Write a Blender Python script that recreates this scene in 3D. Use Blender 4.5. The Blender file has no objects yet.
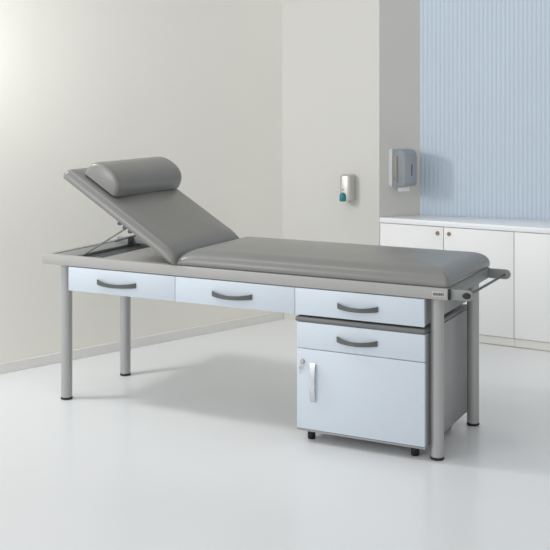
import bpy, bmesh, math
from mathutils import Vector, Matrix

scene = bpy.context.scene
COL = scene.collection
PI = math.pi

# ------------------------------------------------------------------ materials
def lin(v):
    v /= 255.0
    return v / 12.92 if v <= 0.04045 else ((v + 0.055) / 1.055) ** 2.4

def mat(name, rgb, rough=0.5, metal=0.0, coat=0.0, spec=0.5, var=0.0, vscale=6.0, bump=0.0, bscale=200.0, aniso=None):
    m = bpy.data.materials.new(name)
    m.use_nodes = True
    nt = m.node_tree
    b = nt.nodes['Principled BSDF']
    c = tuple(lin(v) for v in rgb) + (1.0,)
    b.inputs['Base Color'].default_value = c
    b.inputs['Roughness'].default_value = rough
    b.inputs['Metallic'].default_value = metal
    b.inputs['Coat Weight'].default_value = coat
    b.inputs['Coat Roughness'].default_value = 0.25
    b.inputs['Specular IOR Level'].default_value = spec
    tc = nt.nodes.new('ShaderNodeTexCoord')
    if var > 0:
        n = nt.nodes.new('ShaderNodeTexNoise')
        n.inputs['Scale'].default_value = vscale
        n.inputs['Detail'].default_value = 4
        r = nt.nodes.new('ShaderNodeValToRGB')
        r.color_ramp.elements[0].position = 0.3
        r.color_ramp.elements[1].position = 0.7
        r.color_ramp.elements[0].color = tuple(x * (1 - var) for x in c[:3]) + (1,)
        r.color_ramp.elements[1].color = tuple(min(1, x * (1 + var)) for x in c[:3]) + (1,)
        nt.links.new(tc.outputs['Object'], n.inputs['Vector'])
        nt.links.new(n.outputs['Fac'], r.inputs['Fac'])
        nt.links.new(r.outputs['Color'], b.inputs['Base Color'])
    if bump > 0:
        n2 = nt.nodes.new('ShaderNodeTexNoise')
        n2.inputs['Scale'].default_value = bscale
        n2.inputs['Detail'].default_value = 3
        bp = nt.nodes.new('ShaderNodeBump')
        bp.inputs['Strength'].default_value = bump
        bp.inputs['Distance'].default_value = 0.002
        if aniso:
            mp = nt.nodes.new('ShaderNodeMapping')
            mp.inputs['Scale'].default_value = aniso
            nt.links.new(tc.outputs['Object'], mp.inputs['Vector'])
            nt.links.new(mp.outputs['Vector'], n2.inputs['Vector'])
        else:
            nt.links.new(tc.outputs['Object'], n2.inputs['Vector'])
        nt.links.new(n2.outputs['Fac'], bp.inputs['Height'])
        nt.links.new(bp.outputs['Normal'], b.inputs['Normal'])
    return m

M = dict(
    floor=mat('floor_resin', (233, 235, 236), 0.22, spec=0.35, var=0.01, vscale=1.5),
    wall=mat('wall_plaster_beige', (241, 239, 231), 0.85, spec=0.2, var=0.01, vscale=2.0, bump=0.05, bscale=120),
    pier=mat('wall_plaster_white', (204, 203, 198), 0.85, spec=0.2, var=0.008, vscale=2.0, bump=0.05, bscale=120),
    blue=mat('ribbed_panel_blue', (188, 201, 213), 0.6, spec=0.3, var=0.01, vscale=3.0),
    base=mat('skirting_white', (232, 231, 227), 0.5),
    vinyl=mat('vinyl_grey', (124, 124, 121), 0.34, coat=0.25, spec=0.5, var=0.015, vscale=8, bump=0.04, bscale=600),
    frame=mat('frame_paint', (170, 169, 166), 0.45, var=0.01, vscale=10),
    frame_d=mat('frame_end_paint', (136, 140, 138), 0.45, var=0.01, vscale=10),
    front=mat('front_laminate_blue', (205, 214, 223), 0.38, spec=0.4, var=0.006, vscale=5),
    carcass=mat('carcass_grey', (152, 153, 153), 0.34, spec=0.5, var=0.01, vscale=5),
    leg=mat('leg_silver', (172, 173, 172), 0.36, metal=0.2, var=0.01, vscale=9),
    black=mat('black_plastic', (22, 22, 23), 0.4),
    handle=mat('handle_dark_metal', (104, 105, 104), 0.28, metal=0.8, bump=0.05, bscale=300, aniso=(1, 1, 12)),
    chrome=mat('handle_bright_metal', (205, 207, 210), 0.25, metal=0.8),
    steel=mat('steel_brushed', (188, 187, 182), 0.3, metal=0.85, bump=0.06, bscale=200, aniso=(1, 1, 14)),
    soapsteel=mat('steel_satin', (196, 194, 188), 0.3, metal=0.45, bump=0.04, bscale=200, aniso=(1, 1, 14)),
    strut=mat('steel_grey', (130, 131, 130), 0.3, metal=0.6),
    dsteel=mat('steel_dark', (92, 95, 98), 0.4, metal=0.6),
    topgrey=mat('board_dark_grey', (112, 113, 113), 0.4, var=0.01),
    tray=mat('tray_grey', (138, 141, 140), 0.5, var=0.02, vscale=10),
    pad=mat('pad_light', (170, 168, 164), 0.6, var=0.01),
    cab=mat('cabinet_white', (234, 234, 234), 0.5, spec=0.35, var=0.005, vscale=3),
    top=mat('worktop_white', (236, 238, 240), 0.25, spec=0.5, var=0.005, vscale=3),
    plinth=mat('plinth_white', (222, 221, 215), 0.5),
    brass=mat('lock_brass', (150, 138, 108), 0.35, metal=0.8),
    silver=mat('silver_plastic', (148, 155, 161), 0.35, metal=0.35, var=0.01),
    silver_l=mat('silver_plastic_pale', (208, 210, 216), 0.3, metal=0.3),
    silver_s=mat('silver_plastic_window', (150, 148, 140), 0.35, metal=0.2),
    teal=mat('teal_plastic', (0, 122, 132), 0.25, coat=0.4),
    paper=mat('paper_white', (236, 236, 234), 0.9),
    plate=mat('plate_pale', (190, 189, 186), 0.4),
    ink=mat('lettering_black', (20, 20, 20), 0.5),
)

# ------------------------------------------------------------------ mesh helpers
def box(bm, x0, x1, y0, y1, z0, z1, bev=0.0, seg=2):
    t = bmesh.new()
    bmesh.ops.create_cube(t, size=1.0)
    for v in t.verts:
        v.co = Vector((x0 + (v.co.x + .5) * (x1 - x0), y0 + (v.co.y + .5) * (y1 - y0), z0 + (v.co.z + .5) * (z1 - z0)))
    if bev > 0:
        bmesh.ops.bevel(t, geom=t.edges[:], offset=bev, segments=seg, profile=.5, affect='EDGES')
    merge(bm, t)

def merge(bm, t, mtx=None):
    if mtx is not None:
        bmesh.ops.transform(t, matrix=mtx, verts=t.verts)
    me = bpy.data.meshes.new('tmp')
    t.to_mesh(me); t.free()
    bm.from_mesh(me)
    bpy.data.meshes.remove(me)

def prism(bm, pts, z0, z1, bev=0.0, seg=2, mtx=None):
    """polygon pts (x, y) extruded from z0 to z1"""
    t = bmesh.new()
    lo = [t.verts.new((x, y, z0)) for x, y in pts]
    hi = [t.verts.new((x, y, z1)) for x, y in pts]
    n = len(pts)
    t.faces.new(lo[::-1]); t.faces.new(hi)
    for i in range(n):
        t.faces.new((lo[i], lo[(i + 1) % n], hi[(i + 1) % n], hi[i]))
    bmesh.ops.recalc_face_normals(t, faces=t.faces)
    if bev > 0:
        bmesh.ops.bevel(t, geom=t.edges[:], offset=bev, segments=seg, profile=.5, affect='EDGES')
    merge(bm, t, mtx)

def lathe(bm, prof, c=(0, 0, 0), axis='z', n=32):
    """prof: list of (radius, height)"""
    t = bmesh.new()
    rings = []
    for r, h in prof:
        rings.append([t.verts.new((r * math.cos(2 * PI * i / n), r * math.sin(2 * PI * i / n), h)) for i in range(n)])
    for a, b in zip(rings, rings[1:]):
        for i in range(n):
            t.faces.new((a[i], a[(i + 1) % n], b[(i + 1) % n], b[i]))
    t.faces.new(rings[0][::-1]); t.faces.new(rings[-1])
    m = Matrix.Identity(4)
    if axis == 'y':
        m = Matrix.Rotation(PI / 2, 4, 'X')
    elif axis == 'x':
        m = Matrix.Rotation(PI / 2, 4, 'Y')
    bmesh.ops.recalc_face_normals(t, faces=t.faces)
    merge(bm, t, Matrix.Translation(c) @ m)

def tube(bm, pts, r, n=12):
    t = bmesh.new()
    pts = [Vector(p) for p in pts]
    rings = []
    for i, p in enumerate(pts):
        d = (pts[min(i + 1, len(pts) - 1)] - pts[max(i - 1, 0)]).normalized()
        up = Vector((0, 0, 1)) if abs(d.z) < .9 else Vector((1, 0, 0))
        a = d.cross(up).normalized(); b = d.cross(a)
        rings.append([t.verts.new(p + a * r * math.cos(2 * PI * k / n) + b * r * math.sin(2 * PI * k / n)) for k in range(n)])
    for a, b in zip(rings, rings[1:]):
        for k in range(n):
            t.faces.new((a[k], a[(k + 1) % n], b[(k + 1) % n], b[k]))
    t.faces.new(rings[0][::-1]); t.faces.new(rings[-1])
    bmesh.ops.recalc_face_normals(t, faces=t.faces)
    merge(bm, t)

def rrect(x0, x1, y0, y1, r, k=10, dense=0):
    r = max(r, 1e-4)
    out = []
    for cx, cy, a0 in ((x1 - r, y1 - r, 0), (x0 + r, y1 - r, PI / 2), (x0 + r, y0 + r, PI), (x1 - r, y0 + r, 1.5 * PI)):
        for i in range(k + 1):
            a = a0 + PI / 2 * i / k
            out.append((cx + r * math.cos(a), cy + r * math.sin(a)))
    if dense:                                # extra points on the straight runs
        full = []
        for i, p in enumerate(out):
            q = out[(i + 1) % len(out)]
            full.append(p)
            if i % (k + 1) == k:
                for j in range(1, dense):
                    u = j / dense
                    full.append((p[0] + (q[0] - p[0]) * u, p[1] + (q[1] - p[1]) * u))
        out = full
    return out

def cushion(bm, x0, x1, y0, y1, T, rc=.04, rt=.035, rb=.012, crown=.01, mtx=None, ru=None, taper=0):
    """upholstered slab: rounded corners, soft top edge, slightly crowned top; z from 0 to T+crown"""
    t = bmesh.new()
    half = min(x1 - x0, y1 - y0) / 2
    ru = ru or rt
    loops = []
    for i in range(5):                       # bottom roll
        a = PI / 2 * i / 4
        loops.append((rb * (1 - math.sin(a)), rb * (1 - math.cos(a))))
    for i in range(9):                       # top roll
        a = PI / 2 * i / 8
        loops.append((ru * (1 - math.cos(a)), T - rt + rt * math.sin(a)))
    for i in range(1, 9):                    # crown
        d = ru + (half * .96 - ru) * i / 8
        u = (d - ru) / (half - ru)
        loops.append((d, T + crown * (1 - (1 - u) ** 2)))
    def g(x):
        if not taper:
            return 1.0
        u = min(max((x - x0) / taper, 0), 1)
        return .34 + .66 * math.sqrt(1 - (1 - u) ** 2)
    rings = []
    for d, z in loops:
        pts = rrect(x0 + d, x1 - d, y0 + d, y1 - d, max(rc - d * .6, .004), 10, 40)
        rings.append([t.verts.new((x, y, z * g(x))) for x, y in pts])
    n = len(rings[0])
    for a, b in zip(rings, rings[1:]):
        for k in range(n):
            t.faces.new((a[k], a[(k + 1) % n], b[(k + 1) % n], b[k]))
    t.faces.new(rings[0][::-1]); t.faces.new(rings[-1])
    bmesh.ops.recalc_face_normals(t, faces=t.faces)
    merge(bm, t, mtx)

def obj(name, bm, material, parent=None, smooth=35, off=None):
    """link the bmesh (coordinates in the parent's space) as ONE mesh object with its origin at its own centre"""
    if off is None:
        off = Vector((0, 0, 0))
    xs = [v.co for v in bm.verts]
    lo = Vector((min(v.x for v in xs), min(v.y for v in xs), min(v.z for v in xs)))
    hi = Vector((max(v.x for v in xs), max(v.y for v in xs), max(v.z for v in xs)))
    c = (lo + hi) / 2
    if parent is None:
        c.z = lo.z
    bmesh.ops.translate(bm, verts=bm.verts, vec=-c)
    for f in bm.faces:
        f.smooth = smooth > 0
    if smooth > 0:
        lim = math.radians(smooth)
        for e in bm.edges:
            if len(e.link_faces) == 2 and e.calc_face_angle(0) > lim:
                e.smooth = False
    me = bpy.data.meshes.new(name)
    bm.to_mesh(me); bm.free()
    me.materials.append(material)
    o = bpy.data.objects.new(name, me)
    COL.objects.link(o)
    if parent is not None:
        o.parent = parent
        # parents are unrotated meshes or roots: coordinates were given in the root's space
        o.location = c - Vector(parent.get('_org', (0, 0, 0)))
        o['_org'] = tuple(c)
    else:
        o.location = c
        o['_org'] = tuple(c)
    return o

def thing(name, label, cat, loc=(0, 0, 0), rotz=0, group=None):
    o = bpy.data.objects.new(name, None)
    o.empty_display_size = .1
    COL.objects.link(o)
    o.location = loc
    o.rotation_euler = (0, 0, rotz)
    o['label'] = label
    o['category'] = cat
    if group:
        o['group'] = group
    return o

def tag(o, label, cat, group=None):
    o['label'] = label; o['category'] = cat
    if group:
        o['group'] = group
    return o

def struct(name, bm, m, smooth=0):
    o = obj(name, bm, m, None, smooth)
    o['kind'] = 'structure'
    return o

B = bmesh.new

# ------------------------------------------------------------------ the setting
bm = B(); box(bm, -6, 8, -7, 5, -.05, 0); struct('floor', bm, M['floor'])

K = Vector((.2097, 2.2165))                   # corner of the left wall and the pier
A = Vector((-.5123, .2729))
d = (K - A).normalized()
nrm = Vector((d.y, -d.x))                     # into the room
S = A - d * .14
E2 = K + d * .25
bm = B(); prism(bm, [S, E2, E2 - nrm * .15, S - nrm * .15], 0, 2.9); struct('wall_left', bm, M['wall'])
bm = B(); prism(bm, [S, K, K + nrm * .012, S + nrm * .012], 0, .056, .003); struct('baseboard_left', bm, M['base'])

P = Vector((.9242, 2.1728))                   # outer edge of the pier
Q = Vector((1.1112, 2.4152))                  # pier meets the ribbed wall
e = (P - K).normalized(); en = Vector((-e.y, e.x))
R0 = Q + Vector((.9, .118)).normalized() * 2.4
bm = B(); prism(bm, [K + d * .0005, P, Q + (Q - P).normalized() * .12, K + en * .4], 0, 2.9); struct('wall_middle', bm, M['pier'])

# ribbed blue wall
bd = (R0 - Q).normalized(); bn = Vector((bd.y, -bd.x))
bm = B()
pitch = .0275
pts = []
nr = int(2.3 / pitch)
for i in range(nr):
    for u, h in ((0, 0), (.06, .0), (.12, .0014), (.26, .0024), (.5, .0028), (.74, .0024), (.88, .0014), (.94, 0)):
        s = (i + u) * pitch
        pts.append(Q + bd * s + bn * h)
pts.append(Q + bd * nr * pitch)
front = [(p.x, p.y) for p in pts]
back = [tuple(Q + bd * nr * pitch - bn * .12), tuple(Q - bn * .12)]
prism(bm, front + back, 0, 2.9)
struct('wall_back', bm, M['blue'], smooth=30)

# ------------------------------------------------------------------ worktop and cabinets
rz = math.atan2(e.y, e.x)
crs = math.cos(rz); srs = math.sin(rz)
def loc2(v):                                  # world xy -> cabinet space
    w = Vector(v) - P
    return (w.x * crs + w.y * srs, -w.x * srs + w.y * crs)
qp = loc2(Q)
slope = qp[0] / qp[1]
wl = lambda s: loc2(Q + bd * s + bn * .008)
bm = B()
pl = [(.0, -.004), (2.0, -.004), (2.0, wl(1.9)[1]), (qp[0] + .012, qp[1] - .008 + .004), (.004, .0)]
f1 = wl(0.0); f2 = wl(1.75)
pl = [(.003, -.004), (1.9, -.004), f2, (f1[0] + .004, f1[1] - .002)]
prism(bm, pl, .690, .722, .002)
t = obj('worktop', bm, M['top'], None, 35)
t.location = (P.x + 0, P.y, 0)
t.rotation_euler = (0, 0, rz)
_c = Vector(t['_org']); t.location = Vector((P.x, P.y, 0)) + Matrix.Rotation(rz, 3, 'Z') @ _c
tag(t, 'long white worktop over the low cupboards, against the blue ribbed wall', 'worktop')

def cupboard(s0, s1, doors, label, cut, locks):
    root = thing('low_cupboard', label, 'cupboard', (P.x + s0 * crs, P.y + s0 * srs, 0), rz, 'white cupboards under the worktop')
    W = s1 - s0
    dep = .225
    bm = B()
    if cut:
        prism(bm, [(.022 * slope + .006, .020), (W - .001, .020), (W - .001, dep), (dep * slope + .008, dep)], .052, .689)
    else:
        prism(bm, [(.001, .020), (W - .001, .020), (W - .001, dep), (.001, dep)], .052, .689)
    obj('body', bm, M['cab'], root, 0)
    bm = B()
    if cut:
        prism(bm, [(.016 * slope + .008, .010), (W - .0006, .010), (W - .0006, .2), (.2 * slope + .01, .2)], .003, .050, 0)
    else:
        prism(bm, [(.0006, .010), (W, .010), (W, .2), (.0006, .2)], .003, .050, 0)
    obj('plinth', bm, M['plinth'], root, 0)
    for (a, b) in doors:
        bm = B(); box(bm, a - s0 + .002, b - s0 - .002, 0, .018, .054, .686, .0015)
        dr = obj('door', bm, M['cab'], root, 35)
        for l in locks:
            if a < l < b:
                bm = B()
                lathe(bm, [(.013, 0), (.013, .003), (.011, .006), (.005, .006), (.004, .004)], (l - s0, 0, .647), 'y', 24)
                lk = obj('lock', bm, M['brass'], dr)
    return root
cupboard(.0, .878, [(.004, .4335), (.4335, .878)], 'white two-door cupboard with paired brass locks, beside the pier', True, [.394, .469])
cupboard(.878, 1.75, [(.878, 1.314), (1.314, 1.75)], 'white cupboard at the right edge of the photo, no lock in view', False, [])

# ------------------------------------------------------------------ examination couch
L, W = 2.0737, .615
ZB, ZT = .6679, .7158
couch = thing('examination_couch', 'grey padded examination couch with raised headrest and three pale blue drawers', 'couch')

bm = B()
box(bm, 0, L, 0, .035, ZB, ZT, .003)
box(bm, 0, L, W - .035, W, ZB, ZT, .003)
box(bm, 0, .035, .0352, W - .0352, ZB, ZT, .003)
box(bm, L - .035, L, .0352, W - .0352, ZB, ZT, .003)
fr = obj('frame', bm, M['frame'], couch)
bm = B(); box(bm, .0355, L - .0355, .0355, W - .0355, ZB + .002, ZB + .008)
obj('bed_pan', bm, M['tray'], couch, 0)
# what shows under the raised headrest
bm = B(); box(bm, .036, .165, .036, W - .036, ZB + .0085, ZT - .004, .003)
obj('end_plate', bm, M['tray'], couch)
for x0 in (.172, .208, .244):
    bm = B(); box(bm, x0, x0 + .030, .036, W - .036, ZB + .0085, ZB + .030, .003)
    obj('cross_rail', bm, M['dsteel'], couch)
bm = B(); box(bm, .282, .76, .040, W - .040, ZB + .0085, ZB + .034, .006)
obj('deck_panel', bm, M['pad'], couch)

feetxy = [(.1029, .06), (.1029, W - .055), (L - .0638, .06), (L - .0638, W - .045)]
for x, y in feetxy:
    bm = B(); lathe(bm, [(.0275, .012), (.0275, ZB)], (x, y, 0), 'z', 40)
    lg = obj('leg', bm, M['leg'], couch)
    bm = B(); lathe(bm, [(.0255, 0), (.0290, .003), (.0290, .010), (.0275, .0118)], (x, y, 0), 'z', 40)
    obj('foot_cap', bm, M['black'], lg)

def bow_handle(x0, x1, z, y, h, dep, parent, m, name='handle', vert=False, tap=.25):
    """flat strip bowed out of the face and sagging a touch"""
    t = bmesh.new()
    n = 24
    rings = []
    for i in range(n + 1):
        u = i / n
        b = math.sin(PI * u) ** .8 if 0 < u < 1 else 0
        x = x0 + (x1 - x0) * u
        hh = h / 2 * (1 - tap * b)
        yo = y - dep * b
        th = .006
        sag = -.0075 * b
        if vert:
            ring = [(z - hh, yo, x), (z + hh, yo, x), (z + hh, yo - th, x), (z - hh, yo - th, x)]
        else:
            ring = [(x, yo, z - hh + sag), (x, yo, z + hh + sag), (x, yo - th, z + hh + sag), (x, yo - th, z - hh + sag)]
        rings.append([t.verts.new(p) for p in ring])
    for a, b in zip(rings, rings[1:]):
        for k in range(4):
            t.faces.new((a[k], a[(k + 1) % 4], b[(k + 1) % 4], b[k]))
    t.faces.new(rings[0]); t.faces.new(rings[-1][::-1])
    bmesh.ops.recalc_face_normals(t, faces=t.faces)
    bm = B(); merge(bm, t)
    return obj(name, bm, m, parent, 50)

DX = [.1593, .7725, 1.3856, 1.9749]
for i in range(3):
    a, b = DX[i] + .0008, DX[i + 1] - .0012
    bm = B(); box(bm, a, b, .0, .018, .5495, ZB - .0035, .002)
    dr = obj('drawer', bm, M['front'], couch)
    bm = B(); box(bm, a + .004, b - .001, .0185, .585, .553, ZB - .0012, .001)
    obj('drawer_box', bm, M['carcass'], dr)
    c, hw = ((.446, .111), (1.074, .102), (1.681, .092))[i]
    bow_handle(c - hw, c + hw, .605, -.0005, .023, .028, dr, M['handle'])

# fixed mattress
bm = B(); cushion(bm, .768, L + .002, .003, W + .012, .073, rc=.016, rt=.056, rb=.010, crown=.012, ru=.090, taper=.11, mtx=Matrix.Translation((0, 0, ZT + .0005)))
obj('mattress', bm, M['vinyl'], couch, 60)

# raised headrest: slab in its own space, a up the slope, n its normal
ang = math.radians(31)
H = Vector((.772, 0, ZT + .003))
Aa = Vector((-math.cos(ang), 0, math.sin(ang))); Nn = Vector((math.sin(ang), 0, math.cos(ang)))
MB = Matrix(((Aa.x, 0, Nn.x, H.x), (0, -1, 0, W), (Aa.z, 0, Nn.z, H.z), (0, 0, 0, 1)))
bm = B(); cushion(bm, -.004, .750, -.018, W + .022, .057, rc=.026, rt=.044, rb=.008, crown=.008, ru=.040, taper=.10, mtx=MB)
head = obj('headrest', bm, M['vinyl'], couch, 60)
bm = B()
t = bmesh.new(); 
box(t, .10, .66, .05, W - .05, -.014, -.001, .002)
merge(bm, t, MB)
obj('backing_board', bm, M['dsteel'], couch)

def bpt(a, y, n):
    p = H + Aa * a + Nn * n
    return Vector((p.x, y, p.z))
# struts and ratchet under the headrest
bm = B()
p0 = Vector((.185, .055, ZT - .012)); p1 = Vector((.478, .055, .872))
tube(bm, [p0, p1], .0045)
st = obj('support_strut', bm, M['strut'], couch)
bm = B()
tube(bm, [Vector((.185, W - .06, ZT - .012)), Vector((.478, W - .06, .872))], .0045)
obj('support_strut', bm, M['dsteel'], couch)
for y in (.055, W - .06):
    bm = B()
    c = bpt(.345, y, -.020)
    t = bmesh.new(); box(t, .30, .41, -.012, .012, -.030, -.014, .003)
    merge(bm, t, Matrix.Translation((0, y - (W - 0), 0)) @ MB @ Matrix.Translation((0, 0, 0)))
    for k in range(3):
        q = bpt(.31 + .035 * k, y, -.034)
        lathe(bm, [(.009, -.014), (.009, .014)], q, 'y', 16)
    obj('ratchet', bm, M['dsteel'], couch)
bm = B()
tube(bm, [bpt(.36, .055, -.034), bpt(.36, W - .06, -.034)], .006)
obj('pivot_rod', bm, M['steel'], couch)
bm = B()
tube(bm, [Vector((.20, .33, .752)), Vector((.37, .33, .800))], .005)
obj('lever', bm, M['dsteel'], couch)
bm = B()
box(bm, .150, .165, W - .12, W - .06, ZT - .0035, .752, .003)
box(bm, .1652, .32, W - .075, W - .060, ZT - .0035, .752, .003)
box(bm, .060, .1498, W - .072, W - .060, ZT - .0035, .742, .003)
obj('ratchet_bracket', bm, M['frame_d'], couch)

# roll holder at the foot end
bm = B(); box(bm, L + .0002, L + .008, .000, .010, ZB + .002, ZT - .002, .001)
obj('end_cap', bm, M['black'], couch)
bm = B(); box(bm, L + .0002, L + .004, .011, W - .002, ZB + .002, ZT - .003, .001)
ep = obj('end_panel', bm, M['frame_d'], couch)
for y, nm in ((.012, 0), (W - .026, 1)):
    bm = B()
    x0, x1 = L + .0042, L + .102
    z0, z1 = ZB + .002, ZT - .003
    r = (z1 - z0) / 2
    zc = (z0 + z1) / 2
    prof = [(x0, z0)] + [(x1 - r + r * math.cos(a), zc + r * math.sin(a)) for a in [(-PI / 2 + PI * i / 14) for i in range(15)]] + [(x0, z1)]
    t = bmesh.new()
    prism(t, prof, 0, .012, .0015)
    # (x, z) profile stood upright: x->x, y->z, z->y
    merge(bm, t, Matrix(((1, 0, 0, 0), (0, 0, 1, y), (0, 1, 0, 0), (0, 0, 0, 1))))
    bmesh.ops.recalc_face_normals(bm, faces=bm.faces)
    br = obj('holder_bracket', bm, M['frame_d'], couch)
    if nm == 0:
        bm = B(); lathe(bm, [(.0165, 0), (.0165, .005), (.013, .008)], (L + .0755, y - .0005, zc), 'y', 28)
        for v in bm.verts:
            v.co.z = zc + (v.co.z - zc) * .74
        obj('knob', bm, M['black'], br)
bm = B(); tube(bm, [(L + .0755, .0245, .690), (L + .0755, W - .0265, .690)], .0055)
obj('holder_rod', bm, M['dsteel'], couch)

# badge on the frame
bm = B(); box(bm, 2.008, 2.0640, -.0012, -.0001, .6800, .7005, .0004)
bd_ = obj('name_plate', bm, M['plate'], couch)
cu = bpy.data.curves.new('lettering', 'FONT')
cu.body = "GOON'S"; cu.size = .0155; cu.align_x = 'CENTER'; cu.align_y = 'CENTER'; cu.extrude = .0003; cu.offset = .0006
to = bpy.data.objects.new('lettering_tmp', cu); COL.objects.link(to)
dg = bpy.context.evaluated_depsgraph_get()
me = bpy.data.meshes.new_from_object(to.evaluated_get(dg))
bpy.data.objects.remove(to)
bm = B(); bm.from_mesh(me)
xs = [v.co.x for v in bm.verts]; ys = [v.co.y for v in bm.verts]
cx, cy = (min(xs) + max(xs)) / 2, (min(ys) + max(ys)) / 2
k = .047 / (max(xs) - min(xs)); kz = .0125 / (max(ys) - min(ys))
for v in bm.verts:
    v.co = Vector((2.0345 + (v.co.x - cx) * k, -.0016 - v.co.z, .6905 + (v.co.y - cy) * kz))
bmesh.ops.recalc_face_normals(bm, faces=bm.faces)
obj('lettering', bm, M['ink'], bd_, 0)

# ------------------------------------------------------------------ pillow on the headrest
a0, a1 = .456, .674
bm = B()
t = bmesh.new()
nseg = 26
wid = a1 - a0
def dprof(sc):
    out = []
    for i in range(nseg + 1):
        th = PI * i / nseg
        ca, sa = math.cos(th), math.sin(th)
        aa = (a0 + a1) / 2 - (wid / 2) * sc * (abs(ca) ** .85) * (1 if ca >= 0 else -1)
        out.append((aa, .098 * (sa ** .72) * (.35 + .65 * sc) if sa > 1e-6 else 0))
    return out
rings = []
y0, y1 = .028, .612
ends = [(0, .80), (.003, .885), (.008, .94), (.016, .978), (.028, .994), (.045, 1.0)]
ysec = [(y0 + dy, s) for dy, s in ends] + [(y1 - dy, s) for dy, s in reversed(ends)]
for yy, s in ysec:
    rings.append([t.verts.new((aa, yy, .0005 + hh)) for aa, hh in dprof(s)])
m_ = nseg + 1
for a, b in zip(rings, rings[1:]):
    for k2 in range(m_):
        t.faces.new((a[k2], a[(k2 + 1) % m_], b[(k2 + 1) % m_], b[k2]))
t.faces.new(rings[0][::-1]); t.faces.new(rings[-1])
bmesh.ops.recalc_face_normals(t, faces=t.faces)
# lay it on the crowned top of the headrest
MP = Matrix(((Aa.x, 0, Nn.x, H.x), (0, 1, 0, 0), (Aa.z, 0, Nn.z, H.z), (0, 0, 0, 1))) @ Matrix.Translation((0, 0, .0662))
merge(bm, t, MP)
bmesh.ops.recalc_face_normals(bm, faces=bm.faces)
pil = obj('pillow', bm, M['vinyl'], None, 50)
tag(pil, 'grey vinyl half-round neck pillow lying at the top of the raised headrest', 'pillow')

# ------------------------------------------------------------------ pedestal under the couch
PX0, PX1 = 1.3955, 1.9765
ped = thing('drawer_pedestal', 'pale blue pedestal with one drawer and a locked door, standing under the couch', 'pedestal', (0, 0, 0))
bm = B(); box(bm, PX0 + .002, PX1, .019, .598, .058, .519, .002)
body = obj('body', bm, M['carcass'], ped)
bm = B(); box(bm, PX0 - .009, PX1 + .001, -.002, .602, .5195, .5405, .008, 4)
obj('top_board', bm, M['topgrey'], ped)
bm = B(); box(bm, PX0 - .001, PX1, .002, .598, .048, .0575, .003)
obj('base_board', bm, M['carcass'], ped)
bm = B(); box(bm, PX0, PX1 - .0005, .0, .018, .4065, .5185, .002)
dr = obj('drawer', bm, M['front'], ped)
c = 1.678
bow_handle(c - .092, c + .092, .462, -.0005, .023, .028, dr, M['handle'])
bm = B(); box(bm, PX0, PX1 - .0005, .0, .018, .059, .4040, .002)
dd = obj('door', bm, M['front'], ped)
bow_handle(.180, .347, 1.474, -.0005, .025, .010, dd, M['chrome'], 'handle', True, .05).__setitem__('label', 'bright metal upright handle')
bm = B(); lathe(bm, [(.0105, 0), (.0105, .004), (.008, .007)], (1.4225, -.0005, .3495), 'y', 24)
lk = obj('lock', bm, M['steel'], dd)
bm = B()
box(bm, 1.4165, 1.4195, -.0115, -.0090, .318, .345, .0006)
lathe(bm, [(.0075, 0), (.0075, .002)], (1.4165, -.009, .322), 'y', 18)
box(bm, 1.4145, 1.4175, -.0112, -.0090, .296, .318, .0006)
obj('key', bm, M['steel'], lk)
for x, y in ((1.437, .062), (1.913, .062), (1.437, .50), (1.913, .50)):
    bm = B(); lathe(bm, [(.0155, 0), (.0175, .003), (.0175, .031), (.015, .034)], (x, y, 0), 'z', 24)
    ft = obj('foot', bm, M['black'], ped)
    bm = B(); lathe(bm, [(.008, .0342), (.008, .0478)], (x, y, 0), 'z', 16)
    obj('stem', bm, M['steel'], ft)

# ------------------------------------------------------------------ soap dispenser on the pier
so = K + e * .510
soap = thing('soap_dispenser', 'steel soap dispenser with teal push button, mounted on the white pier', 'soap dispenser', (so.x, so.y, .826), rz)
bm = B()
w_, d_, h_ = .078, .084, .163
rc_ = .022
pp = [(w_ / 2, -.0005), (-w_ / 2, -.0005)]
pp += [(-w_ / 2 + rc_ - rc_ * math.cos(a), -d_ + rc_ - rc_ * math.sin(a)) for a in [PI / 2 * i / 6 for i in range(7)]]
pp += [(w_ / 2 - rc_ + rc_ * math.sin(a), -d_ + rc_ - rc_ * math.cos(a)) for a in [PI / 2 * i / 6 for i in range(7)]]
pp = pp[::-1]
prism(bm, pp, 0, h_ - .012, 0)
bm.faces.ensure_lookup_table()
top = max(bm.faces, key=lambda f: f.calc_center_median().z)
for ins, up in ((.0015, .005), (.003, .004), (.005, .003)):
    bmesh.ops.inset_individual(bm, faces=[top], thickness=ins, depth=0)
    bmesh.ops.translate(bm, verts=top.verts[:], vec=(0, 0, up))
for v in bm.verts:
    v.co.y = min(v.co.y, -.0005)
obj('housing', bm, M['soapsteel'], soap, 40)
bm = B()
lathe(bm, [(.004, -.0), (.018, .001), (.0215, .006), (.0215, .020), (.0205, .038), (.015, .050), (.008, .056)], (-.010, -d_ - .004, -.006), 'z', 28)
obj('push_button', bm, M['teal'], soap, 60)
bm = B(); lathe(bm, [(.0035, 0), (.0035, .002)], (-.010, -d_ - .0005, .070), 'y', 16)
obj('level_hole', bm, M['black'], soap)

# ------------------------------------------------------------------ paper towel dispenser on the pier's side
g = (Q - P).normalized()
rzt = math.atan2(g.y, g.x)
po = P + g * .124
tw = thing('paper_towel_dispenser', 'silver paper towel dispenser above the worktop, on the shaded side of the pier', 'paper towel dispenser', (po.x, po.y, .91), rzt)
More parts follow.
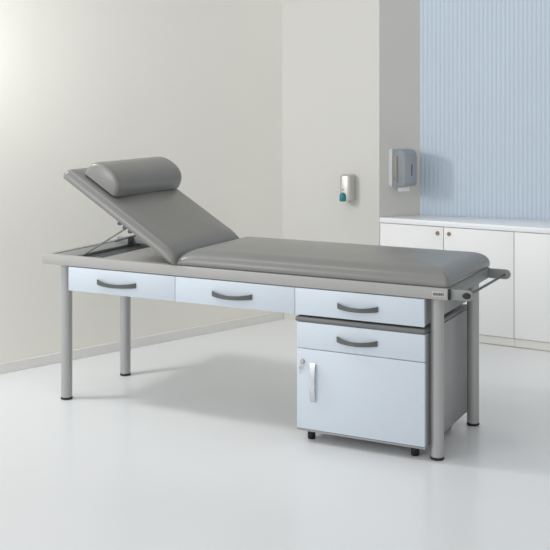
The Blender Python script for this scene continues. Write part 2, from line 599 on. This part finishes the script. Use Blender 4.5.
# local: x along the wall, -y out of the wall
TW, TH, TD = .118, .250, .176
def shell(bm, x0, x1, yb, yf, z0, z1, rx):
    pts = [(x, z) for x, z in rrect(x0, x1, z0, z1, rx, 8)]
    t = bmesh.new(); prism(t, pts, 0, yb - yf, .006, 3)
    merge(bm, t, Matrix(((1, 0, 0, 0), (0, 0, -1, yb), (0, 1, 0, 0), (0, 0, 0, 1))))
    bmesh.ops.recalc_face_normals(bm, faces=bm.faces)
bm = B(); shell(bm, -TW / 2 , TW / 2, -.0005, -.040, 0, TH, .02)
obj('back_shell', bm, M['silver_l'], tw, 40)
bm = B()
# cover: side profile in (y, z) with a rounded upper front, extruded across x
pf = [(-.0405, .004)] + [(-.0405, TH - .004)]
rr = .05
pf += [(-TD + rr + rr * math.cos(a), TH - .004 - rr + rr * math.sin(a)) for a in [PI / 2 + PI / 2 * i / 8 for i in range(9)]]
r2 = .03
pf += [(-TD + r2 + r2 * math.cos(a), .018 + r2 + r2 * math.sin(a)) for a in [PI + PI / 2 * i / 5 for i in range(6)]]
t = bmesh.new(); prism(t, pf, -TW / 2 + .004, TW / 2 - .004, .004, 2)
merge(bm, t, Matrix(((0, 0, 1, 0), (1, 0, 0, 0), (0, 1, 0, 0), (0, 0, 0, 1))))
for v in bm.verts:                            # the cover narrows towards its front
    v.co.x *= 1 - .16 * (-.0405 - v.co.y) / (TD - .0405)
bmesh.ops.recalc_face_normals(bm, faces=bm.faces)
cov = obj('cover', bm, M['silver'], tw, 40)
bm = B(); box(bm, -TW / 2 + .0005, -TW / 2 + .0075, -.100, -.050, .040, TH - .045, .0004)
obj('side_panel', bm, M['silver_s'], cov)
bm = B(); lathe(bm, [(.005, 0), (.005, .003)], (-TW / 2 - .001, -.075, .06), 'x', 14)
obj('side_lock', bm, M['dsteel'], cov)
bm = B(); box(bm, .004, .010, -TD - .0008, -TD + .0005, .085, .155, 0)
obj('level_slot', bm, M['black'], cov, 0)
bm = B(); box(bm, -.040, .040, -.098, -.094, -.020, .006, 0)
tp = obj('paper_towel', bm, M['paper'], tw, 0)

# helper bookkeeping off the objects
for o in bpy.data.objects:
    if '_org' in o:
        del o['_org']

# ------------------------------------------------------------------ light
w = bpy.data.worlds.new('World'); scene.world = w
w.use_nodes = True
bg = w.node_tree.nodes['Background']
bg.inputs['Color'].default_value = (.99, .995, 1.0, 1)
wn = w.node_tree
tcw = wn.nodes.new('ShaderNodeTexCoord')
dot = wn.nodes.new('ShaderNodeVectorMath'); dot.operation = 'DOT_PRODUCT'
dot.inputs[1].default_value = Vector((-.62, -.36, -.70)).normalized()
ma = wn.nodes.new('ShaderNodeMath'); ma.operation = 'MULTIPLY_ADD'; ma.use_clamp = False
ma.inputs[1].default_value = .62; ma.inputs[2].default_value = .98
mx = wn.nodes.new('ShaderNodeMath'); mx.operation = 'MAXIMUM'; mx.inputs[1].default_value = .05
wn.links.new(tcw.outputs['Generated'], dot.inputs[0])
wn.links.new(dot.outputs['Value'], ma.inputs[0])
wn.links.new(ma.outputs[0], mx.inputs[0])
wn.links.new(mx.outputs[0], bg.inputs['Strength'])

def area(name, loc, target, size, power, color=(1, 1, 1), shape='DISK', spread=180, fall=None):
    l = bpy.data.lights.new(name, 'AREA')
    l.shape = shape; l.size = size; l.energy = power; l.color = color; l.spread = math.radians(spread)
    if fall:
        l.use_nodes = True
        nt = l.node_tree
        em = nt.nodes['Emission']
        lf = nt.nodes.new('ShaderNodeLightFalloff')
        lf.inputs['Strength'].default_value = 1.0
        nt.links.new(lf.outputs[fall], em.inputs['Strength'])
    o = bpy.data.objects.new(name, l); COL.objects.link(o)
    o.location = loc
    o.rotation_euler = (Vector(target) - Vector(loc)).to_track_quat('-Z', 'Y').to_euler()
    return o
area('key_lamp', (-.66, -.45, 2.0), (1.2, .9, 0), .20, 3.6, fall='Linear')
area('wall_washer', (-.45, -.30, 1.75), (.12, 1.8, 1.2), .26, 4.5, fall='Linear')
area('front_fill', (-1.5, -4.6, 1.9), (.8, 1.6, .6), 1.3, 36)  # added soft fill from the front left, not an actual window
cl = area('highlight_strip', (.35, -.45, 2.75), (.35, -.45, 0), 1.5, 7, shape='RECTANGLE')  # unseen overhead strip, added to give the vinyl edges highlights
cl.data.size_y = .16

# ------------------------------------------------------------------ camera
cam = bpy.data.cameras.new('Camera')
cam.sensor_width = 36; cam.lens = 69.5084
cam.shift_x = 0; cam.shift_y = -.32727
co = bpy.data.objects.new('Camera', cam); COL.objects.link(co)
co.location = (3.40558, -4.14380, 1.5)
co.rotation_euler = (PI / 2, 0, .472214)
cam.clip_end = 60
scene.camera = co

vs = scene.view_settings
scene.display_settings.display_device = 'sRGB'
vs.view_transform = 'Standard'; vs.look = 'None'; vs.gamma = 1; vs.use_curve_mapping = False
vs.exposure = 0.04
